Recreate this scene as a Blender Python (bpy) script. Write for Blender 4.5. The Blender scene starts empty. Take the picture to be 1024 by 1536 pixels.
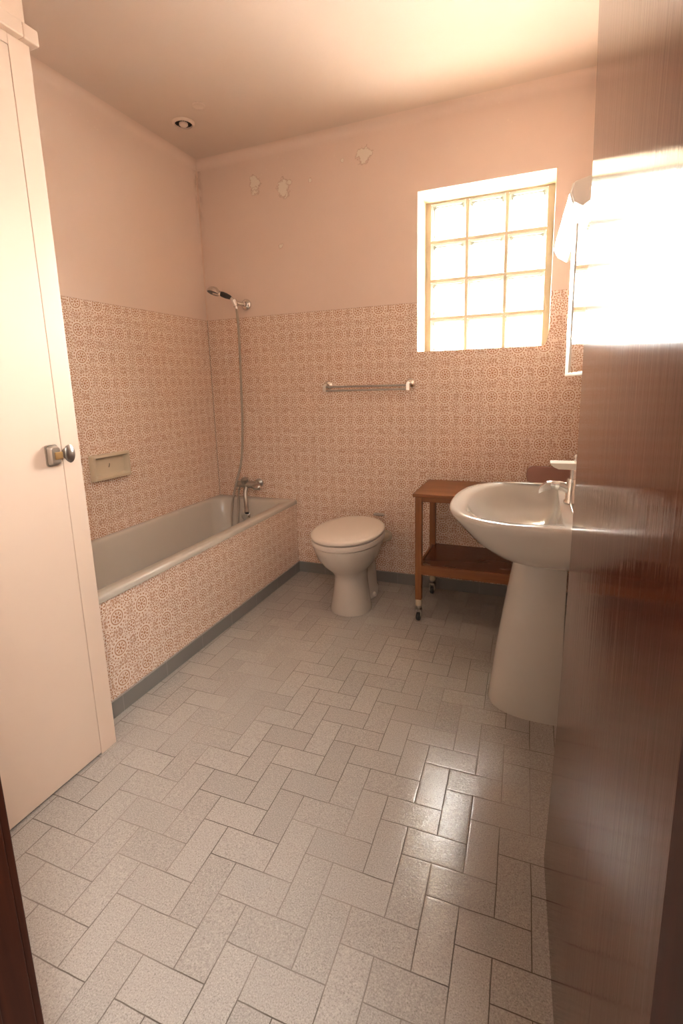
import bpy, bmesh, math, random
from mathutils import Vector, Matrix
random.seed(4)
PI = math.pi
SC = bpy.context.scene
C = SC.collection

# ------------------------------------------------------------------ camera
F_PX, CAM, YAW, PITCH, ROLL, PY = 740.8715, Vector((0.3745, -2.795, 1.2196)), .3847, .1856, -.0275, 715.0
fw = Vector((-math.sin(YAW)*math.cos(PITCH), math.cos(YAW)*math.cos(PITCH), -math.sin(PITCH)))
rt = Vector((math.cos(YAW), math.sin(YAW), 0)); up = rt.cross(fw)
r2 = math.cos(ROLL)*rt + math.sin(ROLL)*up; u2 = -math.sin(ROLL)*rt + math.cos(ROLL)*up
cd = bpy.data.cameras.new('camera'); cam = bpy.data.objects.new('camera', cd); C.objects.link(cam)
cd.sensor_fit = 'VERTICAL'; cd.sensor_height = 36; cd.sensor_width = 24
cd.lens = F_PX/1536*36; cd.shift_y = -(768-PY)/1536; cd.clip_start = .01
M = Matrix((r2, u2, -fw)).transposed().to_4x4(); M.translation = CAM
cam.matrix_world = M; SC.camera = cam

# ------------------------------------------------------------------ light
SC.view_settings.view_transform = 'Standard'; SC.view_settings.look = 'None'
SC.view_settings.gamma = 1; SC.view_settings.use_curve_mapping = False
SC.view_settings.exposure = 3.70
W = bpy.data.worlds.new('sky'); SC.world = W; W.use_nodes = True
bg = W.node_tree.nodes['Background']; bg.inputs[1].default_value = 1.0
_t = W.node_tree; _c = _t.nodes.new('ShaderNodeTexCoord'); _x = _t.nodes.new('ShaderNodeSeparateXYZ'); _m = _t.nodes.new('ShaderNodeMapRange'); _r = _t.nodes.new('ShaderNodeValToRGB')
_t.links.new(_c.outputs['Generated'], _x.inputs[0]); _t.links.new(_x.outputs[2], _m.inputs[0]); _m.inputs[1].default_value = -1; _m.inputs[2].default_value = 1
_e = _r.color_ramp.elements; _e[0].position = .45; _e[0].color = (.26, .25, .235, 1)      # ground outside
_e[1].position = .53; _e[1].color = (1, .98, .95, 1)                                     # bright haze at the horizon
_q = _e.new(.80); _q.color = (.32, .325, .33, 1)                                         # sky overhead
_t.links.new(_m.outputs[0], _r.inputs[0]); _t.links.new(_r.outputs[0], bg.inputs[0]); bg.inputs[1].default_value = 25

def area(name, loc, rot, sx, sy, power, col, portal=False):
    l = bpy.data.lights.new(name, 'AREA'); l.shape = 'RECTANGLE'; l.size = sx; l.size_y = sy
    l.energy = power; l.color = col
    if portal: l.cycles.is_portal = True
    o = bpy.data.objects.new(name, l); C.objects.link(o); o.location = loc; o.rotation_euler = rot
    return o
area('window_portal', (.06, .34, 1.79), (-PI/2, 0, 0), .70, .86, 1, (1, 1, 1), True)
area('hall_fill_light', (.95, -3.3, 2.40), (0, 0, 0), 0.7, 0.7, 6.0, (1, .95, .89))  # unseen fill added in the hall to brighten cupboard and near floor

# ------------------------------------------------------------------ room numbers
XL, XT, XC, YC, XR, H, T, B = -1.671, -1.0774, -.9635, -1.671, .58, 2.578, 1.647, .4886
W0, W1, Z0, Z1, RV = -.2794, .395, 1.3835, 2.2048, .2036
YF = -2.42

# ------------------------------------------------------------------ node helper
class N:
    def __init__(s, name):
        s.m = bpy.data.materials.new(name); s.m.use_nodes = True; s.t = s.m.node_tree
        s.t.nodes.clear(); s.out = s.t.nodes.new('ShaderNodeOutputMaterial')
    def node(s, typ, **kw):
        n = s.t.nodes.new(typ)
        for k, v in kw.items(): setattr(n, k, v)
        return n
    def link(s, v, sock):
        if v is None: return
        if hasattr(v, 'links'): s.t.links.new(v, sock)
        else: sock.default_value = v
    def f(s, op, a, b=None, c=None):
        n = s.node('ShaderNodeMath', operation=op)
        for i, v in enumerate((a, b, c)):
            if v is not None: s.link(v, n.inputs[i])
        return n.outputs[0]
    def add(s, a, b): return s.f('ADD', a, b)
    def sub(s, a, b): return s.f('SUBTRACT', a, b)
    def mul(s, a, b): return s.f('MULTIPLY', a, b)
    def mn(s, a, b): return s.f('MINIMUM', a, b)
    def mx(s, a, b): return s.f('MAXIMUM', a, b)
    def step(s, x, e0, e1):       # smoothstep e0 -> e1 (e0 may be larger)
        n = s.node('ShaderNodeMapRange', interpolation_type='SMOOTHSTEP')
        if not hasattr(e0, 'links') and e0 > e1:
            s.link(x, n.inputs[0]); n.inputs[1].default_value = e1; n.inputs[2].default_value = e0
            n.inputs[3].default_value = 1; n.inputs[4].default_value = 0
        else:
            s.link(x, n.inputs[0]); n.inputs[1].default_value = e0; n.inputs[2].default_value = e1
        return n.outputs[0]
    def band(s, x, c, w, soft):   # 1 within c +- w
        d = s.f('ABSOLUTE', s.sub(x, c)); return s.step(d, w+soft, w-soft)
    def pos(s):
        g = s.node('ShaderNodeNewGeometry'); x = s.node('ShaderNodeSeparateXYZ'); s.t.links.new(g.outputs['Position'], x.inputs[0])
        return g.outputs['Position'], x.outputs[0], x.outputs[1], x.outputs[2]
    def obj(s): return s.node('ShaderNodeTexCoord').outputs['Object']
    def xyz(s, x, y, z=0.0):
        n = s.node('ShaderNodeCombineXYZ')
        for i, v in enumerate((x, y, z)): s.link(v, n.inputs[i])
        return n.outputs[0]
    def scale(s, v, sc):
        n = s.node('ShaderNodeVectorMath', operation='MULTIPLY'); s.link(v, n.inputs[0]); n.inputs[1].default_value = sc; return n.outputs[0]
    def noise(s, v, sc, det=2, rough=.5, dist=0.):
        n = s.node('ShaderNodeTexNoise'); s.link(v, n.inputs['Vector']); n.inputs['Scale'].default_value = sc
        n.inputs['Detail'].default_value = det; n.inputs['Roughness'].default_value = rough; n.inputs['Distortion'].default_value = dist
        return n.outputs['Fac']
    def voro(s, v, sc, feat='F1', out='Distance'):
        n = s.node('ShaderNodeTexVoronoi', feature=feat); s.link(v, n.inputs['Vector']); n.inputs['Scale'].default_value = sc; return n.outputs[out]
    def mix(s, f, a, b):
        n = s.node('ShaderNodeMix', data_type='RGBA'); s.link(f, n.inputs[0])
        s.link(a if hasattr(a, 'links') else (*a, 1), n.inputs[6]); s.link(b if hasattr(b, 'links') else (*b, 1), n.inputs[7]); return n.outputs[2]
    def bump(s, h, dist=.002, strength=1., normal=None):
        n = s.node('ShaderNodeBump'); s.link(h, n.inputs['Height']); n.inputs['Distance'].default_value = dist
        n.inputs['Strength'].default_value = strength
        if normal is not None: s.link(normal, n.inputs['Normal'])
        return n.outputs[0]
    def bsdf(s, col, rough=.5, metal=0., normal=None, coat=0., coatr=.1, spec=.5):
        n = s.node('ShaderNodeBsdfPrincipled')
        s.link(col if hasattr(col, 'links') else (*col, 1), n.inputs['Base Color'])
        s.link(rough, n.inputs['Roughness']); n.inputs['Metallic'].default_value = metal
        n.inputs['Coat Weight'].default_value = coat; n.inputs['Coat Roughness'].default_value = coatr
        n.inputs['Specular IOR Level'].default_value = spec
        if normal is not None: s.link(normal, n.inputs['Normal'])
        return n.outputs[0]
    def done(s, sh): s.t.links.new(sh, s.out.inputs[0]); return s.m

PAINT = (.815, .65, .56); PEEL = (.84, .74, .64)
TILE_L = (.88, .745, .645); TILE_D = (.54, .275, .135)

def tile_pattern(n, U, V, P=.1255, u0=0., v0=0.):
    """printed floral wall tile: returns (motif mask 0-1)"""
    a = n.f('DIVIDE', n.sub(U, u0), P); b = n.f('DIVIDE', n.sub(V, v0), P)
    def cen(x, off):  # signed distance to the nearest motif centre
        return n.sub(n.f('FRACT', n.add(x, off)), .5)
    def polar(ox, oy):
        x, y = cen(a, ox), cen(b, oy)
        r = n.f('SQRT', n.add(n.mul(x, x), n.mul(y, y)))
        return r, n.f('ARCTAN2', y, x), x, y
    r, th, x, y = polar(.5, .5)
    s8 = n.f('SINE', n.mul(th, 8.)); s16 = n.f('COSINE', n.mul(th, 16.))
    m = n.step(r, .055, .040)
    m = n.mx(m, n.mul(n.band(r, .120, .045, .012), n.step(s8, -.35, .15)))
    m = n.mx(m, n.band(r, .215, .017, .008))
    m = n.mx(m, n.mul(n.band(r, .318, .024, .008), n.step(s16, -.35, .15)))
    big = n.step(r, .365, .355)
    r2_, t2, x2, y2 = polar(0., 0.)
    k = n.step(r2_, .042, .028)
    k = n.mx(k, n.mul(n.band(r2_, .100, .034, .01), n.step(n.f('SINE', n.mul(t2, 6.)), -.2, .3)))
    k = n.mx(k, n.band(r2_, .168, .014, .008))
    k = n.mx(k, n.mul(n.band(r2_, .236, .020, .01), n.step(n.f('COSINE', n.mul(t2, 12.)), -.2, .3)))
    small = n.step(r2_, .275, .265)
    def bars(ox, oy, swap):
        q, _, xx, yy = polar(ox, oy)
        if swap: xx, yy = yy, xx
        st = n.step(n.f('SINE', n.mul(xx, 2*PI*10)), -.25, .3)
        inside = n.mul(n.step(n.f('ABSOLUTE', yy), .10, .085), n.step(n.f('ABSOLUTE', xx), .17, .155))
        cross = n.step(n.f('ABSOLUTE', yy), .014, .026)
        return n.mul(n.mul(n.mul(st, inside), cross), .85)
    e = n.mx(bars(0., .5, True), bars(.5, 0., False))
    pv = n.xyz(n.mul(a, 1.), n.mul(b, 1.))
    vd = n.voro(pv, 11., 'DISTANCE_TO_EDGE')
    fil = n.mul(n.step(vd, .07, .16), .8)
    rest = n.mx(e, n.mul(fil, n.sub(1., e)))
    notbig = n.sub(1., big)
    mask = n.mx(n.mul(m, big), n.mul(notbig, n.mx(n.mul(k, small), n.mul(n.sub(1., small), rest))))
    # the glaze ran a little: break the print up
    br = n.noise(pv, 2.3, 3, .6)
    mask = n.mul(mask, n.step(br, .18, .42))
    # tile joints (hairline)
    jx = n.f('ABSOLUTE', cen(a, .5)); jy = n.f('ABSOLUTE', cen(b, .5))
    return mask

def tile_nodes(n, U, V):
    p, x, y, z = n.pos()
    mask = tile_pattern(n, U, V)
    fine = n.noise(p, 420., 2, .6)
    mk = n.mx(n.mn(n.add(mask, n.mul(n.sub(fine, .5), .5)), 1.), 0.)
    big = n.noise(p, 3., 2)
    lite = n.mix(big, TILE_L, (.86, .71, .61)); dark = n.mix(big, TILE_D, (.46, .20, .10))
    col = n.mix(mk, lite, dark)
    return col, n.sub(1., mk)

def mat_tile(name, axis):
    n = N(name); p, x, y, z = n.pos()
    U = x if axis == 'x' else y
    col, h = tile_nodes(n, U, z)
    return n.done(n.bsdf(col, .42, normal=n.bump(h, .0012, .5)))

def mat_wall(name, axis, patches=(), tiled=True, corner=None):
    """painted above T with peeled spots, printed tiles below"""
    n = N(name); p, x, y, z = n.pos()
    U = x if axis == 'x' else y
    warp = n.noise(p, 22., 4, .65); warp2 = n.noise(p, 70., 3, .7)
    mott = n.noise(p, 2.2, 3, .55)
    paint = n.mix(mott, PAINT, (PAINT[0]*.93, PAINT[1]*.90, PAINT[2]*.88))
    peel = None; halo = None
    for (pu, pz, rr, asp) in patches:
        du = n.f('DIVIDE', n.sub(U, pu), rr*asp); dz = n.f('DIVIDE', n.sub(z, pz), rr)
        d = n.f('SQRT', n.add(n.mul(du, du), n.mul(dz, dz)))
        d = n.add(d, n.mul(n.sub(warp, .5), 2.6)); d = n.add(d, n.mul(n.sub(warp2, .5), 1.2))
        m_ = n.step(d, 1.0, .88)
        peel = m_ if peel is None else n.mx(peel, m_)
        h_ = n.band(d, 1.0, .1, .08); halo = h_ if halo is None else n.mx(halo, h_)
    h = n.mul(n.noise(p, 30., 3, .6), .25)
    # faint fly specks / blisters near the ceiling
    sp = n.voro(p, 26., 'F1'); blot = n.mul(n.step(sp, .13, .08), n.mul(n.step(z, H-.34, H-.12), n.step(n.noise(p, 3.5, 2), .55, .62)))
    paint = n.mix(n.mul(blot, .8), paint, (.84, .69, .58))
    if peel is not None:
        paint = n.mix(peel, paint, PEEL); paint = n.mix(n.mul(halo, .45), paint, (.45, .27, .19))
        h = n.sub(h, n.mul(peel, .8))
    if corner is not None:      # damp stain and rough filler down the corner
        dc = n.f('ABSOLUTE', n.sub(U, corner)); g = n.noise(n.scale(p, (1, 1, .35)), 40., 4, .7)
        st = n.mul(n.step(n.add(dc, n.mul(g, .05)), .075, .035), n.step(g, .38, .62))
        hi = n.step(z, 2.1, 2.5)
        paint = n.mix(n.mul(st, n.add(.06, n.mul(hi, .5))), paint, (.42, .27, .19))
        ed = n.step(n.add(dc, n.mul(g, .01)), .016, .009)
        paint = n.mix(n.mul(ed, .6), paint, (.80, .58, .46))
    if tiled:
        tcol, th = tile_nodes(n, U, z)
        tz = n.add(z, n.mul(n.sub(warp, .5), .008))
        k = n.step(tz, T+.0015, T-.0015)
        if corner is not None:
            dc = n.f('ABSOLUTE', n.sub(U, corner)); tcol = n.mix(n.mul(n.step(dc, .006, .002), .55), tcol, (.30, .22, .17))
        col = n.mix(k, paint, tcol)
        line = n.mul(n.band(tz, T, .002, .002), .35); col = n.mix(line, col, (.45, .28, .2))
        hh = n.add(n.mul(h, n.sub(1., k)), n.mul(n.mul(th, .5), k))
        rough = n.add(.75, n.mul(k, -.33))
        return n.done(n.bsdf(col, rough, normal=n.bump(hh, .0025, .5)))
    return n.done(n.bsdf(paint, .75, normal=n.bump(h, .0025, .5)))

def mat_simple(name, col, rough=.5, metal=0., var=.0, sc=8., bump=0., bsc=60., coat=0., spec=.5):
    n = N(name); p = n.obj()
    c = col
    if var: c = n.mix(n.noise(p, sc, 3, .55), col, tuple(v*(1-var) for v in col))
    nb = n.bump(n.noise(p, bsc, 2, .5), .001, bump) if bump else None
    return n.done(n.bsdf(c, rough, metal, nb, coat, .08, spec))

def mat_floor():
    n = N('floor_tiles'); p, x, y, z = n.pos()
    GX, GY, PX, PYY = -.3035, -2.1567, .07995, .08391
    yy = n.sub(y, GY); xx = n.sub(x, GX)
    a = n.f('DIVIDE', n.add(xx, n.mul(yy, .029)), PX); b = n.f('DIVIDE', n.sub(yy, n.mul(xx, .0136)), PYY)
    wob = n.mul(n.sub(n.noise(p, 9., 2), .5), .05)
    a = n.add(a, wob); b = n.sub(b, wob)
    i, j = n.f('FLOOR', a), n.f('FLOOR', b); fx, fy = n.sub(a, i), n.sub(b, j)
    k = n.f('FLOORED_MODULO', n.add(i, j), 4.)
    def is_(v): return n.f('COMPARE', k, float(v), .25)
    k0, k1, k2, k3 = is_(0), is_(1), is_(2), is_(3)
    L = n.mul(n.add(fx, k3), PX); R = n.mul(n.add(n.sub(1., fx), k2), PX)
    D = n.mul(n.add(fy, k1), PYY); Uq = n.mul(n.add(n.sub(1., fy), k0), PYY)
    d = n.mn(n.mn(L, R), n.mn(D, Uq))
    d = n.add(d, n.mul(n.sub(n.noise(p, 160., 2), .5), .0008))
    grout = n.step(d, .0016, .0008); edge = n.step(d, .006, .0012)
    ti, tj = n.sub(i, k3), n.sub(j, k1)
    wn = n.node('ShaderNodeTexWhiteNoise', noise_dimensions='3D'); n.link(n.xyz(ti, tj), wn.inputs['Vector'])
    rnd = wn.outputs['Value']; rc = wn.outputs['Color']
    off = n.node('ShaderNodeVectorMath', operation='ADD'); n.link(p, off.inputs[0]); n.link(rc, off.inputs[1])
    pp = off.outputs[0]
    # stippled glaze: short flowing ripples plus pits
    st = n.scale(pp, (1., 1.35, 1.))
    rip = n.noise(st, 115., 3, .55, 1.2); pit = n.noise(pp, 330., 2, .6)
    spk = n.noise(pp, 300., 3, .75)
    base = n.mix(rnd, (.425, .395, .365), (.365, .338, .313))
    base = n.mix(n.mul(n.step(spk, .50, .66), .55), base, (.64, .59, .54))
    base = n.mix(n.mul(n.step(spk, .47, .33), .60), base, (.16, .135, .118))
    base = n.mix(n.mul(n.step(pit, .42, .28), .35), base, (.12, .10, .085))
    base = n.mix(n.mul(n.step(rip, .35, .72), .22), base, (.40, .36, .33))
    grime = n.noise(p, 1.7, 3, .6)
    gcol = n.mix(n.step(grime, .42, .58), (.10, .078, .062), (.27, .235, .205))
    col = n.mix(grout, base, gcol)
    col = n.mix(n.mul(n.mul(edge, n.sub(1., grout)), .2), col, (.45, .41, .37))
    hgt = n.add(n.mul(rip, .55), n.mul(pit, .14))
    hgt = n.mul(hgt, n.sub(1., n.mul(edge, .6)))
    hgt = n.sub(hgt, n.mul(grout, .9))
    rough = n.add(n.mul(n.noise(p, 2.5, 3), .06), n.add(.05, n.mul(grout, .4)))
    return n.done(n.bsdf(col, rough, normal=n.bump(hgt, .00095, .8), spec=.5))

def mat_wood(name, c1, c2, rough, axis=2, sc=9., coat=.0, coatr=.12, bump=.08, spec=.5):
    n = N(name); p = n.obj()
    s = [1, 1, 1]; s[axis] = .04
    v = n.scale(p, tuple(s))
    g = n.noise(v, sc*10, 4, .65, .6); g2 = n.noise(n.scale(p, tuple(.3 if q == 1 else .05 for q in s)), sc*5, 3, .5, .5)
    f = n.add(n.mul(g, .6), n.mul(g2, .5)); f = n.step(f, .30, .78)
    col = n.mix(f, c1, c2)
    return n.done(n.bsdf(col, n.add(rough, n.mul(g2, .06)), normal=n.bump(g, .0008, bump), coat=coat, coatr=coatr, spec=spec))

def mat_glass_block(name, tcol, mixd):
    n = N(name); p = n.obj()
    tr = n.node('ShaderNodeBsdfTransparent'); tr.inputs[0].default_value = (*tcol, 1)
    nb = n.bump(n.noise(p, 14., 2, .5, .6), .01, .6)
    gl = n.node('ShaderNodeBsdfGlossy'); gl.inputs['Roughness'].default_value = .08; gl.inputs[0].default_value = (.9, .95, .92, 1); n.link(nb, gl.inputs['Normal'])
    tl = n.node('ShaderNodeBsdfTranslucent'); tl.inputs[0].default_value = (*[min(1, c) for c in tcol], 1)
    m1 = n.node('ShaderNodeMixShader'); m1.inputs[0].default_value = mixd; n.link(tr.outputs[0], m1.inputs[1]); n.link(tl.outputs[0], m1.inputs[2])
    m2 = n.node('ShaderNodeMixShader'); n.link(m1.outputs[0], m2.inputs[1]); n.link(gl.outputs[0], m2.inputs[2])
    m2.inputs[0].default_value = .06
    return n.done(m2.outputs[0])

MT = {}
MT['back'] = mat_wall('back_wall', 'x', [(-1.259, 2.405, .042, .8), (-1.262, 2.362, .022, 1.), (-1.075, 2.348, .046, .85), (-1.03, 2.372, .016, 1.2), (-.577, 2.437, .042, .9), (-1.106, 2.035, .018, .9), (-.90, 2.36, .012, .8), (-.70, 2.43, .010, 1.)], corner=XL)
MT['left'] = mat_wall('left_wall', 'y', corner=0.)
MT['right'] = mat_wall('right_wall', 'y')
MT['plain'] = mat_wall('plain_wall', 'x', tiled=False)
MT['ceil'] = mat_simple('ceiling_paint', (.735, .59, .50), .8, var=.06, sc=2.2, bump=.25, bsc=26.)
MT['cove'] = MT['plain']
MT['apron'] = mat_tile('tub_apron_tile', 'y')
MT['floor'] = mat_floor()
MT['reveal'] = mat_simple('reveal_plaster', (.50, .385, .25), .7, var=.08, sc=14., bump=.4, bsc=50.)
MT['mortar'] = mat_simple('block_mortar', (.46, .40, .32), .8, var=.1, sc=30.)
MT['block'] = mat_glass_block('glass_block', (.97, .985, .95), .28)
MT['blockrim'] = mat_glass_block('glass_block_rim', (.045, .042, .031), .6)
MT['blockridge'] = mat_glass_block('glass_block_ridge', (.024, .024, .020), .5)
MT['cream'] = mat_simple('cream_paint', (.78, .61, .49), .38, var=.05, sc=1.5, bump=.06, bsc=9.)
MT['tub'] = mat_simple('greige_enamel', (.55, .495, .43), .22, var=.04, sc=4.)
MT['champ'] = mat_simple('champagne_ceramic', (.56, .49, .425), .12, coat=.4)
MT['seat'] = mat_simple('champagne_plastic', (.72, .635, .555), .25)
MT['basin'] = mat_simple('basin_ceramic', (.54, .50, .45), .09, coat=.5)
MT['chrome'] = mat_simple('chrome', (.72, .70, .67), .14, 1.)
MT['steel'] = mat_simple('worn_steel', (.50, .47, .43), .28, 1., var=.2, sc=60.)
MT['black'] = mat_simple('black_plastic', (.03, .028, .026), .35)
MT['hole'] = mat_simple('dark_hole', (.012, .01, .01), .8)
MT['white'] = mat_simple('white_plastic', (.80, .73, .65), .3)
MT['dish'] = mat_simple('beige_ceramic', (.62, .51, .37), .3, coat=.2)
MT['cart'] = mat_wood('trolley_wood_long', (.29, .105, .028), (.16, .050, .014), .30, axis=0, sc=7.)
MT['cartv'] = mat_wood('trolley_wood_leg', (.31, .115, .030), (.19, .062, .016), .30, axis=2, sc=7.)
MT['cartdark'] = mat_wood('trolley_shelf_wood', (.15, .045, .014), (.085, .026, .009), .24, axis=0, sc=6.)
MT['leaf'] = mat_wood('mahogany_leaf', (.105, .030, .015), (.072, .019, .010), .07, axis=2, sc=6., bump=.5, spec=.2)
MT['jamb'] = mat_wood('mahogany_frame', (.060, .014, .005), (.030, .007, .003), .5, axis=2, sc=6., spec=.15)
MT['brass'] = mat_simple('aged_brass', (.62, .42, .20), .3, 1.)
MT['mirror'] = mat_simple('mirror_glass', (.90, .91, .90), .02, 1.)
MT['plum'] = mat_simple('plum_panel', (.40, .21, .17), .5, var=.15, sc=20.)
MT['diffuser'] = mat_simple('lamp_diffuser', (.88, .84, .76), .15)
MT['hall'] = mat_simple('hall_paint', (.42, .37, .32), .8)

def mat_base():
    n = N('grey_plinth_tile'); p, x, y, z = n.pos()
    col = n.mix(n.noise(p, 6., 3), (.235, .225, .21), (.20, .19, .18))
    u = n.sub(n.f('FRACT', n.f('DIVIDE', n.add(n.add(x, y), .03+XT), .243)), .5)
    d = n.sub(.5, n.f('ABSOLUTE', u)); j = n.step(d, .010, .005)
    col = n.mix(n.mul(j, .8), col, (.30, .28, .26))
    top = n.step(z, .0665, .068); col = n.mix(n.mul(top, .4), col, (.45, .38, .32))
    return n.done(n.bsdf(col, .3, normal=n.bump(n.sub(1., j), .0008, .5)))
MT['base'] = mat_base()

# ------------------------------------------------------------------ mesh helpers
def obj(name, bm, mat, parent=None, smooth=False, bevel=0., seg=2, sub=0, auto=None):
    bmesh.ops.recalc_face_normals(bm, faces=bm.faces)
    me = bpy.data.meshes.new(name); bm.to_mesh(me); bm.free()
    mats = mat if isinstance(mat, (list, tuple)) else [mat]
    for m in mats: me.materials.append(m)
    o = bpy.data.objects.new(name, me); C.objects.link(o)
    if smooth:
        for p in me.polygons: p.use_smooth = True
    if bevel:
        b = o.modifiers.new('bevel', 'BEVEL'); b.width = bevel; b.segments = seg; b.limit_method = 'ANGLE'; b.angle_limit = math.radians(40)
        for p in me.polygons: p.use_smooth = True
        w = o.modifiers.new('wn', 'WEIGHTED_NORMAL'); w.keep_sharp = True
    if sub:
        s = o.modifiers.new('sub', 'SUBSURF'); s.levels = s.render_levels = sub
    if auto:
        for e in me.edges: pass
        me.set_sharp_from_angle(angle=math.radians(auto))
    if parent:
        o.parent = parent; o.matrix_parent_inverse = parent.matrix_world.inverted() if False else Matrix.Translation(-parent.location)
    return o
def thing(name, label, cat, loc, group=None):
    o = bpy.data.objects.new(name, None); C.objects.link(o); o.location = loc; o.empty_display_size = .05
    o['label'] = label; o['category'] = cat
    if group: o['group'] = group
    return o
def struct(name, bm, mat, **kw):
    o = obj(name, bm, mat, **kw)
    if not kw.get('parent'): o['kind'] = 'structure'
    return o
def box(bm, a, b, mi=0):
    a, b = [min(p, q) for p, q in zip(a, b)], [max(p, q) for p, q in zip(a, b)]
    v = [bm.verts.new((x, y, z)) for x in (a[0], b[0]) for y in (a[1], b[1]) for z in (a[2], b[2])]
    for f in ((0, 1, 3, 2), (4, 6, 7, 5), (0, 4, 5, 1), (2, 3, 7, 6), (0, 2, 6, 4), (1, 5, 7, 3)):
        bm.faces.new([v[i] for i in f]).material_index = mi
    return v
def bx(a, b): bm = bmesh.new(); box(bm, a, b); return bm
def loft(bm, rings, cap0=True, cap1=True, closed=True, mi=0):
    vs = [[bm.verts.new(p) for p in r] for r in rings]
    n = len(rings[0])
    for a, b in zip(vs, vs[1:]):
        for i in range(n if closed else n-1):
            bm.faces.new((a[i], a[(i+1) % n], b[(i+1) % n], b[i])).material_index = mi
    if cap0: bm.faces.new(vs[0]).material_index = mi
    if cap1: bm.faces.new(list(reversed(vs[-1]))).material_index = mi
    return vs
def frame_of(d):
    d = d.normalized(); a = Vector((0, 0, 1)) if abs(d.z) < .9 else Vector((1, 0, 0))
    u = d.cross(a).normalized(); return u, d.cross(u).normalized()
def tube(bm, pts, rad, n=14, cap=True):
    pts = [Vector(p) for p in pts]; rads = rad if isinstance(rad, (list, tuple)) else [rad]*len(pts)
    rings = []; u = None
    for i, p in enumerate(pts):
        d = (pts[min(i+1, len(pts)-1)] - pts[max(i-1, 0)]).normalized()
        if u is None: u, w = frame_of(d)
        else:
            u = (u - d*u.dot(d)).normalized(); w = d.cross(u)
        rings.append([p + (u*math.cos(2*PI*k/n) + w*math.sin(2*PI*k/n))*rads[i] for k in range(n)])
    loft(bm, rings, cap, cap)
def smoothpath(pts, k=8):
    P = [Vector(p) for p in pts]; P = [P[0]*2-P[1]] + P + [P[-1]*2-P[-2]]; out = []
    for i in range(1, len(P)-2):
        for t in range(k):
            t /= k; a, b, c, d = P[i-1:i+3]
            out.append(.5*((2*b) + (c-a)*t + (2*a-5*b+4*c-d)*t*t + (3*b-a-3*c+d)*t*t*t))
    out.append(P[-2]); return out
def lathe(bm, origin, axis, prof, n=28, cap=True):
    """prof: list of (radius, distance along axis)"""
    axis = Vector(axis).normalized(); u, w = frame_of(axis); o = Vector(origin)
    rings = [[o + axis*h + (u*math.cos(2*PI*k/n) + w*math.sin(2*PI*k/n))*max(r, 1e-5) for k in range(n)] for r, h in prof]
    loft(bm, rings, cap, cap)
def sup(cx, cy, a, b, z, n=2.3, N_=48, front=1.0, back=None):
    pts = []
    for k in range(N_):
        t = 2*PI*k/N_; c, s = math.cos(t), math.sin(t)
        pts.append(Vector((cx + a*math.copysign(abs(c)**(2/n), c), cy + b*math.copysign(abs(s)**(2/n), s), z)))
    return pts
def rrect(x0, x1, y0, y1, r, z, k=8):
    out = []
    for cx, cy, a0 in ((x1-r, y1-r, 0), (x0+r, y1-r, 90), (x0+r, y0+r, 180), (x1-r, y0+r, 270)):
        for i in range(k+1):
            a = math.radians(a0 + 90*i/k); out.append(Vector((cx + r*math.cos(a), cy + r*math.sin(a), z)))
    return out

# ------------------------------------------------------------------ the room
struct('floor', bx((XL-.1, YF-.12, -.1), (XR+.15, .36, 0)), MT['floor'])
struct('floor_hall', bx((-1.6, -4.4, -.1), (1.6, YF-.12, 0)), MT['hall'])
struct('ceiling', bx((XL-.1, YF-.14, H), (XR+.15, .37, H+.1)), MT['ceil'])
# back wall with the window opening (lower right corner slightly chamfered)
bm = bmesh.new()
def quad(bm, pts, mi=0): bm.faces.new([bm.verts.new(p) for p in pts]).material_index = mi
xa, xb = XL-.1, XR+.15
opening = [(W0, Z0), (W1-.022, Z0), (W1-.004, Z0+.03), (W1, Z0+.09), (W1, Z1), (W0, Z1)]
outer = {0: (xa, 0), 1: (xb, 0), 4: (xb, H+.05), 5: (xa, H+.05)}
for y in (0., .36):
    quad(bm, [(xa, y, 0), (xb, y, 0), (W1-.022, y, Z0), (W0, y, Z0)])
    quad(bm, [(xb, y, 0), (xb, y, H), (W1, y, Z1), (W1, y, Z0+.09), (W1-.004, y, Z0+.03), (W1-.022, y, Z0)])
    quad(bm, [(xb, y, H), (xa, y, H), (W0, y, Z1), (W1, y, Z1)])
    quad(bm, [(xa, y, H), (xa, y, 0), (W0, y, Z0), (W0, y, Z1)])
for a, b in zip(opening, opening[1:]+opening[:1]):
    quad(bm, [(a[0], 0, a[1]), (b[0], 0, b[1]), (b[0], .36, b[1]), (a[0], .36, a[1])], 1)
bmesh.ops.remove_doubles(bm, verts=bm.verts, dist=1e-5)
struct('wall_back', bm, [MT['back'], MT['reveal']])
struct('wall_left', bx((XL-.1, YF, 0), (XL, 0, H)), MT['left'])
struct('wall_right', bx((XR, YF, 0), (XR+.1, 0, H)), MT['right'])
# coved junctions between walls and ceiling
def cove(name, p0, p1, inward, R, mat):
    bm = bmesh.new(); p0, p1, inward = Vector(p0), Vector(p1), Vector(inward)
    prof = [(0, 0), (0, -R)] + [(R - R*math.cos(a), -R + R*math.sin(a)) for a in [PI/2*i/8 for i in range(1, 9)]]
    rings = [[q + inward*a + Vector((0, 0, b)) for a, b in prof] for q in (p0, p1)]
    loft(bm, rings); return struct(name, bm, mat, smooth=True, auto=50)
cove('trim_1', (XL, 0.0, H), (XR, 0.0, H), (0, -1, 0), .045, MT['cove'])
cove('trim_2', (XL, YF, H), (XL, 0.0, H), (1, 0, 0), .04, MT['cove'])
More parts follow.
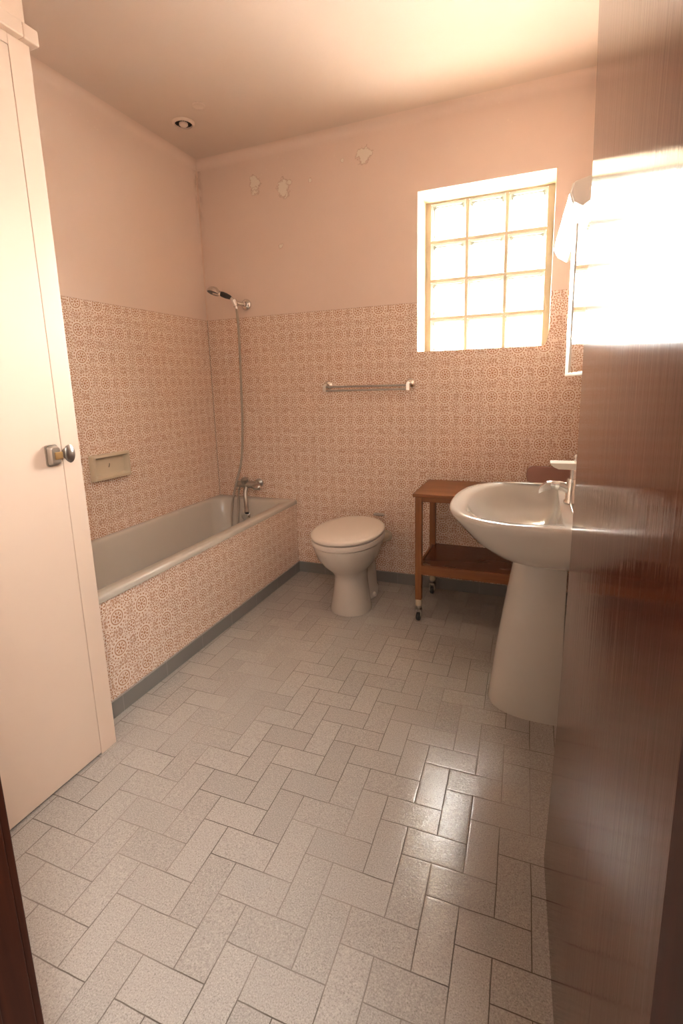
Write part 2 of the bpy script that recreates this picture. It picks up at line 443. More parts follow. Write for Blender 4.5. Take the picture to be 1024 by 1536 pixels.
# wall with the doorway (camera stands in it)
DX0, DX1, DZ = -.318, .475, 2.06
bm = bmesh.new()
box(bm, (XL-.1, YF-.14, 0), (DX0-.03, YF, H)); box(bm, (DX1+.03, YF-.14, 0), (XR+.15, YF, H)); box(bm, (DX0-.03, YF-.14, DZ+.03), (DX1+.03, YF, H))
struct('wall_front', bm, MT['plain'])
# hallway shell behind the camera
bm = bmesh.new()
box(bm, (-1.7, -4.4, 0), (-1.6, YF-.14, 2.6)); box(bm, (1.6, -4.4, 0), (1.7, YF-.14, 2.6)); box(bm, (-1.7, -4.5, 0), (1.7, -4.4, 2.6)); box(bm, (.73, YF-.16, 0), (1.65, YF-.14, 2.6))
struct('wall_hall', bm, MT['hall'])
struct('ceiling_hall', bx((-1.7, -4.5, 2.58), (1.7, YF-.14, 2.68)), MT['hall'])
# door frame: reveals, stop and casing
bm = bmesh.new()
box(bm, (DX0-.03, YF-.15, 0), (DX0, YF, DZ)); box(bm, (DX0-.075, YF-.165, 0), (DX0-.012, YF-.14, DZ+.06)); box(bm, (DX0, YF-.115, 0), (DX0+.010, YF-.048, DZ)); 
box(bm, (DX0-.075, YF, 0), (DX0-.003, YF+.012, DZ+.06))
struct('trim_3', bm, MT['jamb'], bevel=.003)
bm = bmesh.new()
box(bm, (DX1, YF-.15, 0), (DX1+.03, YF, DZ)); box(bm, (DX1-.012, YF-.115, 0), (DX1, YF-.05, DZ)); box(bm, (DX0, YF-.14, DZ), (DX1, YF, DZ+.03))
struct('trim_4', bm, MT['jamb'], bevel=.003)

# skirtings
struct('baseboard_back', bx((XT-.02, -.012, 0), (XR, 0, .0693)), MT['base'], bevel=.002)
struct('baseboard_tub', bx((XT-.004, YC, 0), (XT+.008, -.012, .0693)), MT['base'], bevel=.002)
struct('baseboard_right', bx((XR-.012, YF, 0), (XR, -.012, .0693)), MT['base'], bevel=.002)

# window of glass blocks
win = bpy.data.objects.new('window_1', None); C.objects.link(win); win['kind'] = 'structure'; win.location = ((W0+W1)/2, RV, Z0)
U0, V0, GP = -.2573, 1.3696, .2086
bm = bmesh.new()
bw = .0075
xs = [U0 + GP*i for i in range(4)]; zs = [V0 + GP*j for j in range(5)]
for i, x in enumerate(xs):
    lo, hi = x-bw, x+bw
    if i == 0: lo = W0-.001
    if i == 3: hi = W1+.001
    box(bm, (lo, RV-.002, Z0-.001), (hi, .33, Z1+.001))
for i in range(3):
    for j, z in enumerate(zs):
        lo, hi = z-bw, z+bw
        if j == 0: continue
        if j == 4: hi = Z1+.001
        box(bm, (xs[i]+bw, RV-.002, lo), (xs[i+1]-bw, .33, hi))
obj('mortar_grid', bm, MT['mortar'], win)
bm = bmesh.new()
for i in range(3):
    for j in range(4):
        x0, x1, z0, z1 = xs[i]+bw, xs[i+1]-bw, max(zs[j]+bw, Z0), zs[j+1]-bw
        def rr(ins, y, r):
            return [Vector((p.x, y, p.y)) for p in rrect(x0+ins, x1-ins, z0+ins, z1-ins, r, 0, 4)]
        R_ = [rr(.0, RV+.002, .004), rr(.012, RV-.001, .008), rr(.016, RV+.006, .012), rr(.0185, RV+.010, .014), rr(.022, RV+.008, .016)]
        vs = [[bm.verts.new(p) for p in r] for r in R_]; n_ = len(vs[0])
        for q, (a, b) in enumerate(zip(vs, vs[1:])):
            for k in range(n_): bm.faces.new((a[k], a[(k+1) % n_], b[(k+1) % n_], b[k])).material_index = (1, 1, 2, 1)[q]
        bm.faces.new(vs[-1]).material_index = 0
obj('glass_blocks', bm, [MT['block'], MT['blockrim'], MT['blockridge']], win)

# ------------------------------------------------------------------ built-in cupboard at the tub's end
cup = thing('built_in_cupboard', 'tall cream painted built-in cupboard at the end of the bathtub', 'cupboard', (XC-.35, -2.04, 0))
TZ0, TZ1 = 2.146, 2.185
YD = -1.735
bm = bmesh.new()
box(bm, (XC-.04, YD+.0015, .0), (XC, YC, TZ0)); box(bm, (XL+.002, YC-.02, 0), (XC-.04, YC, TZ0)); box(bm, (XC-.04, YF+.002, 2.118), (XC, YD+.0015, TZ0)); box(bm, (XC-.04, YF+.002, 0), (XC, YF+.03, 2.118))
obj('frame', bm, MT['cream'], cup, bevel=.0015)
dleaf = obj('door', bx((XC-.028, YF+.032, .008), (XC+.001, YD-.001, 2.116)), MT['cream'], cup, bevel=.002)
bm = bmesh.new(); box(bm, (XL+.002, YC-.03, TZ0), (XC+.021, YC+.016, TZ1)); box(bm, (XC-.03, YF+.002, TZ0), (XC+.021, YC-.03, TZ1))
obj('cornice', bm, MT['cream'], cup, bevel=.004)
bm = bmesh.new(); box(bm, (XC-.04, YF+.002, TZ1), (XC+.002, YC-.006, H-.001)); box(bm, (XL+.002, YC-.03, TZ1), (XC-.04, YC-.006, H-.001))
obj('upper_panel', bm, MT['cream'], cup, bevel=.0015)
# latch: case on the door, oval turn knob on the frame
kz, ky = 1.035, -1.772
bm = bmesh.new()
pr = [Vector((XC+.001, p.x, p.y)) for p in rrect(ky-.019, ky+.019, kz-.032, kz+.032, .008, 0, 4)]
loft(bm, [[p + Vector((d, 0, 0)) for p in pr] for d in (0, .006)])
loft(bm, [[Vector((p.x+d, ky+(p.y-ky)*s, kz+(p.z-kz)*s)) for p in pr] for d, s in ((.006, .9), (.020, .78), (.022, .7))])
lt = obj('latch', bm, MT['steel'], cup, smooth=True, auto=35)
bm = bmesh.new(); box(bm, (XC+.020, ky-.004, kz-.012), (XC+.026, ky+.020, kz+.010)); o = obj('bolt', bm, MT['brass'], lt, bevel=.001); o.parent = lt; o.matrix_parent_inverse = Matrix.Translation(-cup.location) @ Matrix()
o.matrix_parent_inverse = Matrix()
bm = bmesh.new(); lathe(bm, (XC+.0, YD+.010, kz), (1, 0, 0), [(.010, 0), (.010, .014), (.016, .016), (.0175, .022), (.012, .027), (0, .028)], 24)
for v in bm.verts: v.co.z = kz + (v.co.z-kz)*1.6
obj('knob', bm, MT['steel'], cup, smooth=True, auto=40)

# ------------------------------------------------------------------ bathtub
tub = thing('bathtub', 'greige enamel bathtub with a patterned tile front beside the left wall', 'bathtub', ((XL+XT)/2, YC/2, 0))
bm = bmesh.new()
x0, x1, y0, y1 = XL+.001, XT+.006, YC+.001, -.001
def ring(ix0, ix1, iy0, iy1, r, z): return rrect(x0+ix0, x1-ix1, y0+iy0, y1-iy1, r, z, 8)
# outer rolled lip, flat rim, then the well
rings = [ring(.001, .010, .001, .001, .004, B-.030), ring(.0, .0, .0, .0, .010, B-.026), ring(.0, .0, .0, .0, .012, B-.008), ring(.0, .005, .0, .0, .014, B-.001), ring(.004, .012, .003, .003, .016, B),
         ring(.032, .058, .06, .062, .085, B-.001), ring(.036, .063, .066, .068, .090, B-.006), ring(.040, .068, .072, .074, .092, B-.018), ring(.055, .088, .11, .095, .10, B-.12),
         ring(.075, .108, .18, .115, .11, B-.28), ring(.10, .13, .25, .145, .11, B-.36), ring(.15, .175, .32, .20, .10, B-.385)]
loft(bm, rings, cap0=False)
obj('tub_shell', bm, MT['tub'], tub, smooth=True, auto=60)
bm = bx((XT-.03, YC+.002, .0), (XT, -.002, B-.022)); obj('apron', bm, MT['apron'], tub)['label'] = 'orange and cream floral tiled front panel'
bm = bmesh.new(); lathe(bm, (-1.40, -.105, .385), (0, -1, .12), [(.034, 0), (.034, .006), (.026, .012), (.012, .014), (.0, .013)], 24)
obj('overflow_cap', bm, MT['chrome'], tub, smooth=True, auto=40)
bm = bmesh.new(); lathe(bm, (-1.38, -.30, B-.386), (0, 0, 1), [(.032, 0), (.030, .004), (.02, .004), (.018, -.0), (0, 0)], 24)
obj('drain', bm, MT['chrome'], tub, smooth=True, auto=40)

# bath mixer
mx, my, mz = -1.405, -.0, .585
mix = thing('bath_mixer_tap', 'chrome bath mixer tap on the tiled wall above the tub end', 'tap', (mx, 0, mz))
for dx in (-.055, .055):
    bm = bmesh.new(); lathe(bm, (mx+dx, -.001, mz), (0, -1, 0), [(.030, 0), (.029, .006), (.017, .014), (.013, .016), (.013, .06)], 20)
    obj('wall_flange', bm, MT['steel'], mix, smooth=True, auto=40)
bm = bmesh.new()
lathe(bm, (mx-.075, -.065, mz), (1, 0, 0), [(.0, 0), (.020, .001), (.023, .006), (.023, .14), (.020, .149), (0, .15)], 22)
lathe(bm, (mx-.01, -.065, mz+.0), (0, -.35, .94), [(.022, 0), (.024, .02), (.023, .04), (.012, .048), (0, .05)], 20)
obj('body', bm, MT['steel'], mix, smooth=True, auto=40)
bm = bmesh.new(); lathe(bm, (mx+.045, -.068, mz-.012), (.9, -.42, .06), [(.013, 0), (.017, .012), (.019, .03), (.019, .078), (.016, .085), (.008, .090), (0, .091)], 20)
obj('handle', bm, MT['chrome'], mix, smooth=True, auto=40)
bm = bmesh.new(); tube(bm, smoothpath([(mx, -.07, mz-.01), (mx, -.09, mz-.05), (mx+.012, -.108, mz-.10), (mx+.030, -.135, mz-.140), (mx+.050, -.158, mz-.158)]), [.014]*33, 16)
lathe(bm, (mx+.044, -.152, mz-.152), (.35, -.55, -.75), [(.013, -.01), (.0165, .0), (.0165, .020), (.014, .022), (.013, .012), (0, .012)], 18)
obj('spout', bm, MT['steel'], mix, smooth=True, auto=40)
bm = bmesh.new(); lathe(bm, (mx+.044, -.152, mz-.152), (.35, -.55, -.75), [(.0125, .016), (.0125, .0205), (0, .0206)], 16)
sp = obj('aerator', bm, MT['black'], mix)
# hose outlet under the body
bm = bmesh.new(); lathe(bm, (mx-.060, -.07, mz-.018), (0, -.2, -1), [(.010, -.01), (.012, 0), (.012, .018), (.009, .022), (0, .022)], 16)
obj('hose_outlet', bm, MT['chrome'], mix, smooth=True, auto=40)

# wall bracket for the shower
br = thing('shower_wall_bracket', 'round chrome shower bracket on the pink wall above the tiles', 'bracket', (-1.368, 0, 1.716))
bm = bmesh.new(); lathe(bm, (-1.365, -.001, 1.722), (0, -1, 0), [(.033, 0), (.034, .006), (.030, .014), (.018, .020), (.015, .022), (.013, .04), (.0, .041)], 28)
obj('wall_plate', bm, MT['chrome'], br, smooth=True, auto=40)
bm = bmesh.new(); tube(bm, [(-1.366, -.036, 1.722), (-1.378, -.058, 1.722), (-1.388, -.075, 1.725)], [.011, .011, .012], 14)
lathe(bm, (-1.392, -.080, 1.703), (-.30, -.08, 1), [(.0125, 0), (.0165, .003), (.018, .040), (.0145, .043), (.0, .043)], 18)
obj('holder', bm, MT['chrome'], br, smooth=True, auto=40)

# hand shower with hose
hs = thing('hand_shower', 'chrome and black hand shower in its bracket with a long metal hose', 'shower', (-1.392, -.08, 1.70))
p0 = Vector((-1.390, -.080, 1.690)); p1 = Vector((-1.416, -.092, 1.755)); p2 = Vector((-1.476, -.108, 1.782)); 
bm = bmesh.new(); tube(bm, smoothpath([p0, (-1.398, -.084, 1.725), p1], 5), [.010, .0105, .011, .0115, .012, .0125, .012, .012, .012, .011, .010], 14)
obj('stem', bm, MT['chrome'], hs, smooth=True, auto=50)
bm = bmesh.new(); tube(bm, [p1, p1.lerp(p2, .15), p1.lerp(p2, .5), p1.lerp(p2, .9), p2], [.010, .0135, .0165, .0165, .014], 16)
obj('grip', bm, MT['black'], hs, smooth=True, auto=50)['label'] = 'black grip'
hc = Vector((-1.520, -.120, 1.797)); ax = Vector((-.22, -.32, -1)).normalized()
bm = bmesh.new(); lathe(bm, hc - ax*.026, ax, [(.0, 0), (.018, .001), (.032, .010), (.041, .024), (.042, .034), (.036, .037)], 28, cap=False); tube(bm, [p2, p2.lerp(hc, .5), hc], [.015, .017, .018], 14)
hd = obj('head', bm, MT['chrome'], hs, smooth=True, auto=45)
bm = bmesh.new(); lathe(bm, hc - ax*.026, ax, [(.0385, .030), (.037, .0375), (0, .038)], 28); o = obj('spray_plate', bm, MT['black'], hs, smooth=True, auto=40); o['label'] = 'dark spray plate'
bm = bmesh.new()
hose = smoothpath([p0, (-1.386, -.078, 1.60), (-1.392, -.070, 1.45), (-1.404, -.062, 1.20), (-1.418, -.058, .95), (-1.432, -.070, .75), (-1.452, -.118, .60), (-1.478, -.135, .48), (-1.490, -.140, .36), (-1.488, -.140, .27), (-1.470, -.13, .24), (-1.462, -.115, .33), (-1.464, -.09, .46), (-1.465, -.075, .545)], 14)
tube(bm, hose, .0074, 10)
def mat_hose():
    n = N('hose_metal'); p, x, y, z = n.pos()
    w = n.f('SINE', n.mul(z, 1400.))
    return n.done(n.bsdf((.42, .37, .31), .32, .85, normal=n.bump(w, .0006, .5)))
obj('hose', bm, mat_hose(), hs, smooth=True)

# recessed soap dish in the left wall
y0, y1, z0, z1 = -1.036, -.80, .775, .905
sd = thing('wall_soap_dish', 'beige rectangular ceramic soap dish set in the left wall tiles', 'soap dish', (XL, (y0+y1)/2, z0))
bm = bmesh.new()
def sdr(ins, xo, r): return [Vector((XL+xo, p.x, p.y)) for p in rrect(y0+ins, y1-ins, z0+ins, z1-ins, r, 0, 3)]
loft(bm, [sdr(0, .0005, .004), sdr(0, .024, .004), sdr(.003, .030, .004), sdr(.013, .032, .004), sdr(.016, .028, .004), sdr(.022, .003, .006), sdr(.026, .0016, .006)])
obj('dish', bm, MT['dish'], sd, smooth=True, auto=35)
bm = bmesh.new(); tube(bm, smoothpath([(XL+.0035, -.915, .852), (XL+.0035, -.917, .842), (XL+.0035, -.922, .833)], 3), .0014, 6)
obj('hairline_mark', bm, MT['hole'], sd)

# ------------------------------------------------------------------ toilet
tcx = -.585
wc = thing('toilet', 'champagne coloured floor toilet with closed lid against the back wall', 'toilet', (tcx, -.34, 0))
def egg(cx, yf, yb, a, z, sq=2.2, N_=48):
    cy = yb + (yf-yb)*.45 if False else (yf+yb)/2; out = []
    for k in range(N_):
        t = 2*PI*k/N_; c, s = math.cos(t), math.sin(t)
        yv = cy + (yb-yf)/2*math.copysign(abs(s)**(2/sq), s)
        wv = a*(1 - .10*max(0., -s)**2 + .0*s)*math.copysign(abs(c)**(2/(sq if s < 0 else sq+.6)), c)
        out.append(Vector((cx+wv, yv, z)))
    return out
bm = bmesh.new()
prof = [(-.555, -.525, -.300, .112, .0), (-.555, -.527, -.298, .112, .012), (-.556, -.518, -.295, .104, .05), (-.559, -.503, -.285, .092, .12), (-.563, -.495, -.270, .086, .17), (-.566, -.498, -.25, .088, .205),
        (-.570, -.520, -.22, .108, .232), (-.576, -.550, -.17, .140, .262), (-.581, -.574, -.14, .163, .300), (-.584, -.588, -.12, .176, .340), (tcx, -.594, -.11, .182, .362), (tcx, -.592, -.11, .181, .372)]
loft(bm, [egg(cx, yf, yb, a, z) for cx, yf, yb, a, z in prof])
obj('bowl', bm, MT['champ'], wc, smooth=True, auto=60)
# rear outlet column
bm = bmesh.new()
rc = [(-.530, -.20, .060, .10, .0), (-.530, -.20, .060, .10, .035), (-.533, -.20, .052, .10, .05), (-.54, -.20, .050, .10, .20), (-.56, -.20, .07, .11, .30)]
loft(bm, [sup(x, y, a, b, z) for x, y, a, b, z in rc]); obj('trap', bm, MT['champ'], wc, smooth=True, auto=50)
bm = bmesh.new(); lathe(bm, (-.482, -.245, .020), (1, -.35, 0), [(.016, 0), (.016, .012), (.010, .02), (0, .022)], 16); obj('fixing_cap', bm, MT['seat'], wc, smooth=True, auto=40)
bm = bmesh.new(); loft(bm, [egg(tcx, yf, -.10, a, z) for yf, a, z in ((-.588, .178, .372), (-.588, .178, .376), (-.600, .188, .378), (-.604, .191, .390), (-.602, .189, .404), (-.592, .181, .407))])
obj('seat', bm, MT['seat'], wc, smooth=True, auto=60)
bm = bmesh.new(); loft(bm, [egg(tcx, yf, -.10, a, z) for yf, a, z in ((-.585, .176, .4075), (-.585, .176, .411), (-.604, .190, .414), (-.607, .192, .422), (-.603, .189, .431), (-.585, .176, .437), (-.50, .12, .4405), (-.40, .03, .441))])
obj('lid', bm, MT['seat'], wc, smooth=True, auto=60)
for s in (-1, 1):
    bm = bmesh.new(); lathe(bm, (tcx+s*.075-.03, -.092, .405), (1, 0, 0), [(.011, 0), (.012, .004), (.012, .056), (.011, .06)], 14)
    obj('hinge', bm, MT['steel'], wc, smooth=True, auto=40)
bm = bmesh.new(); tube(bm, smoothpath([(-.50, -.16, .31), (-.485, -.10, .305), (-.470, -.03, .30), (-.470, -.001, .30)]), .024, 16); lathe(bm, (-.470, -.0015, .30), (0, -1, 0), [(.036, 0), (.034, .008), (.026, .012)], 20)
obj('flush_pipe', bm, MT['dish'], wc, smooth=True, auto=40)
bm = bmesh.new(); box(bm, (-.53, -.075, .440), (-.465, -.045, .452)); obj('flush_lever', bm, MT['steel'], wc, bevel=.004)

# ------------------------------------------------------------------ trolley
CX0, CX1, CY0, CY1, CT = -.200, .50, -.448, -.062, .675
ct = thing('wooden_trolley', 'small brown wooden trolley on castors behind the washbasin', 'trolley', ((CX0+CX1)/2, (CY0+CY1)/2, 0))
bm = bx((CX0, CY0, CT-.018), (CX1, CY1, CT)); obj('top', bm, MT['cart'], ct, bevel=.004, seg=3)
bm = bmesh.new()
lx = (CX0+.030, CX1-.030); ly = (CY0+.018, CY1-.018)
box(bm, (lx[0]-.010, ly[0]-.009, CT-.042), (lx[1]+.01, ly[0]+.009, CT-.018)); box(bm, (lx[0]-.010, ly[1]-.009, CT-.042), (lx[1]+.01, ly[1]+.009, CT-.018))
box(bm, (lx[0]-.008, ly[0], CT-.042), (lx[0]+.008, ly[1], CT-.018)); box(bm, (lx[1]-.008, ly[0], CT-.042), (lx[1]+.008, ly[1], CT-.018))
obj('rail', bm, MT['cart'], ct, bevel=.002)
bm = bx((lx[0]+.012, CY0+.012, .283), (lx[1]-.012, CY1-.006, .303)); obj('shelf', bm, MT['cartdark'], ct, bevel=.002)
bm = bmesh.new(); box(bm, (lx[0]+.012, CY0+.002, .255), (lx[1]-.012, CY0+.014, .306)); box(bm, (lx[0]-.006, CY0+.02, .255), (lx[0]+.008, CY1-.02, .306)); obj('shelf_edge', bm, MT['cart'], ct, bevel=.002)
for x in lx:
    for y in ly:
        bm = bmesh.new()
        loft(bm, [[Vector((x+sx*w, y+sy*w, z)) for sx, sy in ((-1, -1), (1, -1), (1, 1), (-1, 1))] for w, z in ((.0155, .115), (.0165, .30), (.0165, CT-.018))])
        lg = obj('leg', bm, MT['cartv'], ct, bevel=.002)
        bm = bmesh.new(); lathe(bm, (x, y, .072), (0, 0, 1), [(.008, -.012), (.013, 0), (.0135, .006), (.0135, .02)], 18)
        box(bm, (x-.015, y-.016, .022), (x-.011, y+.012, .066)); box(bm, (x+.011, y-.016, .022), (x+.015, y+.012, .066)); box(bm, (x-.015, y-.016, .058), (x+.015, y+.012, .066))
        cs = obj('castor', bm, MT['steel'], lg, smooth=True, auto=35)
        cs.matrix_parent_inverse = Matrix()
        bm = bmesh.new(); lathe(bm, (x, y, .082), (0, 0, 1), [(.0165, 0), (.0172, .003), (.0180, .034)], 18)
        fe = obj('ferrule', bm, MT['dish'], lg, smooth=True, auto=40); fe.matrix_parent_inverse = Matrix()
        bm = bmesh.new(); lathe(bm, (x-.010, y-.008, .0215), (1, 0, 0), [(.0, 0), (.018, .0), (.0212, .004), (.0212, .016), (.018, .020), (0, .020)], 22)
        wh = obj('wheel', bm, MT['black'], lg, smooth=True, auto=40); wh.matrix_parent_inverse = Matrix()
# plum board leaning on the wall behind the basin
bm = bmesh.new()
pts = rrect(.318, .535, .0, .088, .034, 0, 6)
loft(bm, [[Vector((p.x, y + p.y*.10, CT+.001+p.y)) for p in pts] for y in (-.045, -.020)])
o = obj('plum_board', bm, MT['plum'], bevel=.004); o['label'] = 'dull plum-brown board with rounded corners standing on the wooden trolley'; o['category'] = 'board'

# ------------------------------------------------------------------ washbasin
BZ = .79; BYC = -.945
wb = thing('washbasin', 'off-white pedestal washbasin with deep rounded bowl on the right wall', 'washbasin', (XR-.25, BYC, 0))
def dshape(xf, xb, hw, z, yc=BYC, n=2.5, N_=40, xs=None):
    """D outline: straight back at xb, superellipse nose reaching xf"""
    xm = xs if xs is not None else xb - (xb-xf)*.42; out = []
    for k in range(N_+1):
        t = PI/2 + PI*k/N_; c, s = math.cos(t), math.sin(t)
        out.append(Vector((xm + (xm-xf)*math.copysign(abs(c)**(2/n), c), yc + hw*math.copysign(abs(s)**(2/n), s), z)))
    out = [Vector((xb, yc+hw*.98, z)), Vector((xb-(xb-xm)*.5, yc+hw, z))] + out + [Vector((xb-(xb-xm)*.5, yc-hw, z)), Vector((xb, yc-hw*.98, z))]
    return out
bm = bmesh.new()
xb = XR-.002
rings = [dshape(.315, xb, .105, .585, xs=.42), dshape(.298, xb, .135, .592, xs=.42), dshape(.262, xb, .205, .613, xs=.42), dshape(.212, xb, .272, .645, xs=.40), dshape(.160, xb, .314, .685, xs=.38), dshape(.122, xb, .332, .725, xs=.36), dshape(.092, xb, .346, .757, xs=.35),
         dshape(.080, xb, .350, .775, xs=.345), dshape(.080, xb, .350, .784, xs=.345), dshape(.088, xb, .344, .790, xs=.345), dshape(.105, xb, .330, .791, xs=.345)]
inner = [(.130, .462, .318, .788, .345), (.142, .459, .310, .778, .345), (.160, .456, .298, .745, .345), (.19, .448, .268, .700, .345), (.235, .428, .215, .660, .345), (.29, .405, .13, .640, .35), (.325, .37, .05, .636, .35)]
def dcl(xf, xb_, hw, z, xm, yc=BYC, n=2.4):
    out = []
    base = dshape(0, 1, .3, 0)
    N_ = len(base)
    # full closed superellipse sampled to match the D outline count, starting at the back upper corner
    for k in range(N_):
        t = PI*.20 + (2*PI-.4*PI)*k/(N_-1); c, s = math.cos(t), math.sin(t)
        a = (xb_-xm) if c > 0 else (xm-xf); m_ = 5. if c > 0 else n
        out.append(Vector((xm + a*math.copysign(abs(c)**(2/m_), c), yc + hw*math.copysign(abs(s)**(2/m_), s), z)))
    return out
rings += [dcl(*r) for r in inner]
loft(bm, rings)
obj('basin', bm, MT['basin'], wb, smooth=True, auto=70)
bm = bmesh.new()
pr = [(.228, .125, .0), (.227, .126, .012), (.232, .122, .04), (.250, .108, .20), (.272, .100, .36), (.293, .098, .50), (.308, .100, .595)]
loft(bm, [dshape(xf, .482, hw, z, n=2.2, xs=.40) for xf, hw, z in pr]); obj('pedestal', bm, MT['basin'], wb, smooth=True, auto=60)
bm = bmesh.new(); lathe(bm, (.345, BYC, .6355), (0, 0, 1), [(.026, 0), (.024, .004), (.014, .003), (0, .0015)], 20); obj('drain', bm, MT['chrome'], wb, smooth=True, auto=40)
bm = bmesh.new(); box(bm, (.50, BYC-.03, .0), (.53, BYC+.03, .57)); obj('dark_gap_fill', bm, MT['hole'], wb, bevel=.01)  # near-black box standing in for the dark gap behind the pedestal

# basin mixer
tp = thing('washbasin_tap', 'chrome mixer tap with flat lever on the washbasin', 'tap', (.487, BYC, BZ))
bm = bmesh.new(); lathe(bm, (.487, BYC, BZ+.0012), (0, 0, 1), [(.026, 0), (.026, .006), (.021, .012), (.021, .075), (.018, .085), (.0, .087)], 24); obj('body', bm, MT['chrome'], tp, smooth=True, auto=40)
bm = bmesh.new(); tube(bm, smoothpath([(.480, BYC, .835), (.455, BYC, .848), (.428, BYC, .852), (.406, BYC, .850)], 6), [.016]*10+[.0145]*9, 16)
bmv = [[Vector((x, BYC+sy*w, z+sz*h)) for sy, sz in ((-1, -1), (1, -1), (1, 1), (-1, 1))] for x, z, w, h in ((.418, .850, .015, .013), (.400, .846, .018, .012), (.386, .836, .020, .010), (.380, .828, .020, .006))]
loft(bm, bmv); obj('spout', bm, MT['chrome'], tp, smooth=True, auto=35)
bm = bmesh.new(); tube(bm, [(.487, BYC, .87), (.487, BYC, .915)], .010, 14); tube(bm, [(.497, BYC, .905), (.497, BYC, .957)], .009, 14); lathe(bm, (.497, BYC, .952), (0, 0, 1), [(.012, 0), (.013, .004), (.010, .010), (0, .011)], 16)
obj('lever_stem', bm, MT['chrome'], tp, smooth=True, auto=40)
bm = bmesh.new(); loft(bm, [[Vector((x, BYC+sy*w, z)) for x, sy in ((xa_, -1), (.494, -1), (.494, 1), (xa_, 1))] for xa_, w, z in ((.440, .020, .910), (.424, .028, .918), (.413, .032, .930), (.412, .032, .934))])
obj('lever', bm, MT['white'], tp, bevel=.002)['label'] = 'flat pale lever plate'
bm = bmesh.new(); tube(bm, smoothpath([(.487, BYC-.018, .865), (.482, BYC-.05, .845), (.480, BYC-.09, .81), (.484, BYC-.15, .797), (.490, BYC-.23, .796), (.494, BYC-.30, .797)], 6), .0035, 8)
obj('cable', bm, MT['steel'], tp, smooth=True)['label'] = 'thin grey flexible hose'

# ------------------------------------------------------------------ mirror cabinet and lamp on the right wall
MX = .466
mc = thing('mirror', 'pale framed wall mirror on the right wall under the slanted lamp', 'mirror', (XR, -.80, 1.22))
def mp(x, y, z): return Vector((x - .05*(y+.70), y, z))      # the mirror hangs slightly askew on the wall
def mbox(bm, a, b):
    for v in box(bm, a, b): v.co = mp(*v.co)
bm = bmesh.new(); mbox(bm, (MX+.004, -1.25, 1.226), (MX+.030, -.50, 1.77)); obj('case', bm, MT['white'], mc, bevel=.003)
bm = bmesh.new(); mbox(bm, (MX, -1.25, 1.236), (MX+.003, -.715, 1.77)); obj('glass', bm, MT['mirror'], mc)
bm = bmesh.new(); mbox(bm, (MX-.008, -1.26, 1.226), (MX+.003, -.70, 1.236)); mbox(bm, (MX-.004, -.715, 1.236), (MX+.003, -.700, 1.77)); obj('frame', bm, MT['white'], mc, bevel=.0015)
bm = bmesh.new(); box(bm, (MX+.028, -1.1, 1.5), (XR-.001, -.65, 1.53)); obj('wall_bracket', bm, MT['white'], mc)
wl = thing('wall_lamp', 'slanted white wall lamp above the mirror on the right wall', 'lamp', (XR, -.60, 1.85))
near = [(.445, 1.857), (.437, 1.826), (.447, 1.795), (.486, 1.772), (.520, 1.800), (.520, 1.875)]
far = [(.408, 1.803), (.399, 1.754), (.412, 1.725), (.450, 1.700), (.485, 1.725), (.485, 1.815)]
bm = bmesh.new(); ns = [Vector((x, -.85, z)) for x, z in near]; fs = [Vector((x, -.35, z)) for x, z in far]
loft(bm, [ns, fs]); obj('shade', bm, MT['white'], wl, bevel=.005)
bm = bmesh.new(); loft(bm, [[a.lerp(b, t) + Vector((-.004, 0, 0)) for a, b in zip([ns[0], ns[1], ns[2]], [fs[0], fs[1], fs[2]])] + [a.lerp(b, t) + Vector((.004, 0, 0)) for a, b in zip([ns[2], ns[1], ns[0]], [fs[2], fs[1], fs[0]])] for t in (.03, .97)])
obj('diffuser', bm, MT['diffuser'], wl)['label'] = 'glossy white diffuser strip'
bm = bmesh.new(); box(bm, (.470, -.68, 1.775), (XR-.001, -.52, 1.83)); obj('wall_arm', bm, MT['white'], wl, bevel=.004)

# ------------------------------------------------------------------ door leaf
hinge = Vector((.471, -2.45, 0)); FY = -1.625
bm = bmesh.new(); rings = []          # the old leaf has warped: its free edge bows a little towards the wall
for k in range(25):
    z = .008 + 2.037*k/24
    row = []
    for side in (0, 1):
        line = []
        for q in range(9):
            t = q/8; fx = .4515 - .0145*((z-1.12)/.95)**2 - .004*(z < 0)
            x = hinge.x + (fx-hinge.x)*t; y = hinge.y + (FY-hinge.y)*t
            line.append(Vector((x + .038*side, y, z)))
        row += line if side == 0 else line[::-1]
    rings.append(row)
loft(bm, rings)
dl = struct('door_1', bm, MT['leaf'], smooth=True, auto=30)

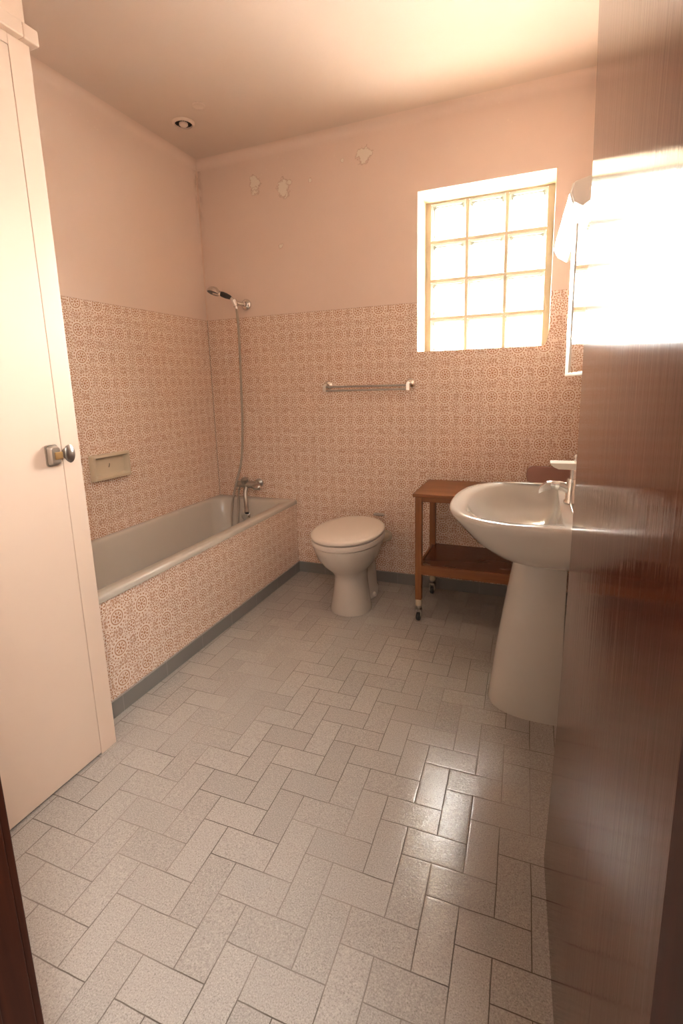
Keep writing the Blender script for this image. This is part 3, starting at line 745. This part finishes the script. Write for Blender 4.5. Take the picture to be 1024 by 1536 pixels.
# ------------------------------------------------------------------ towel rail
tr = thing('towel_rail', 'chrome double bar towel rail on the patterned back wall tiles', 'towel rail', (-.572, 0, 1.20))
for i, x in enumerate((-.822, -.318)):
    bm = bmesh.new(); lathe(bm, (x, -.0125, 1.212), (0, -1, 0), [(.026, -.012), (.027, -.002), (.020, .008), (.011, .013), (.011, .050), (.0, .051)], 20)
    box(bm, (x-.009, -.072, 1.176), (x+.009, -.018, 1.214))
    obj('end_bracket', bm, MT['chrome'], tr, smooth=True, auto=35)
for yy, zz in ((-.032, 1.203), (-.066, 1.182)):
    bm = bmesh.new(); tube(bm, [(-.822, yy, zz), (-.318, yy, zz)], .0055, 14); obj('bar', bm, MT['steel'], tr, smooth=True, auto=50)

# ------------------------------------------------------------------ ceiling vent and old cover plate
vt = thing('ceiling_vent', 'small round ceiling vent with dark slots near the left corner', 'vent', (-1.417, -.425, H))
bm = bmesh.new(); lathe(bm, (-1.417, -.425, H-.0005), (0, 0, -1), [(.058, 0), (.058, .004), (.052, .011), (.045, .012), (.044, .003), (.0, .002)], 32); obj('ring', bm, MT['ceil'], vt, smooth=True, auto=35)
bm = bmesh.new()
for k in range(14):
    a = 2*PI*k/14; u = Vector((math.cos(a), math.sin(a), 0)); w = Vector((-u.y, u.x, 0)); c0 = Vector((-1.417, -.425, H-.003))
    for w0 in (1,):
        P_ = [c0+u*.020+w*.003, c0+u*.043+w*.0082, c0+u*.043-w*.0082, c0+u*.020-w*.003]
        loft(bm, [[p+Vector((0, 0, -h)) for p in P_] for h in (0, .002)])
obj('slots', bm, MT['hole'], vt)
bm = bmesh.new(); lathe(bm, (-1.417, -.425, H-.003), (0, 0, -1), [(.022, 0), (.022, .010), (.015, .016), (0, .018)], 20); obj('hub', bm, MT['ceil'], vt, smooth=True, auto=40)
bm = bmesh.new(); lathe(bm, (-1.245, -.525, H-.0005), (0, 0, -1), [(.034, 0), (.033, .004), (.027, .006), (.022, .004), (.0, .004)], 28)
o = obj('ceiling_cover_plate', bm, MT['ceil'], smooth=True, auto=35); o['label'] = 'small painted-over round plate on the ceiling beside the vent'; o['category'] = 'cover plate'
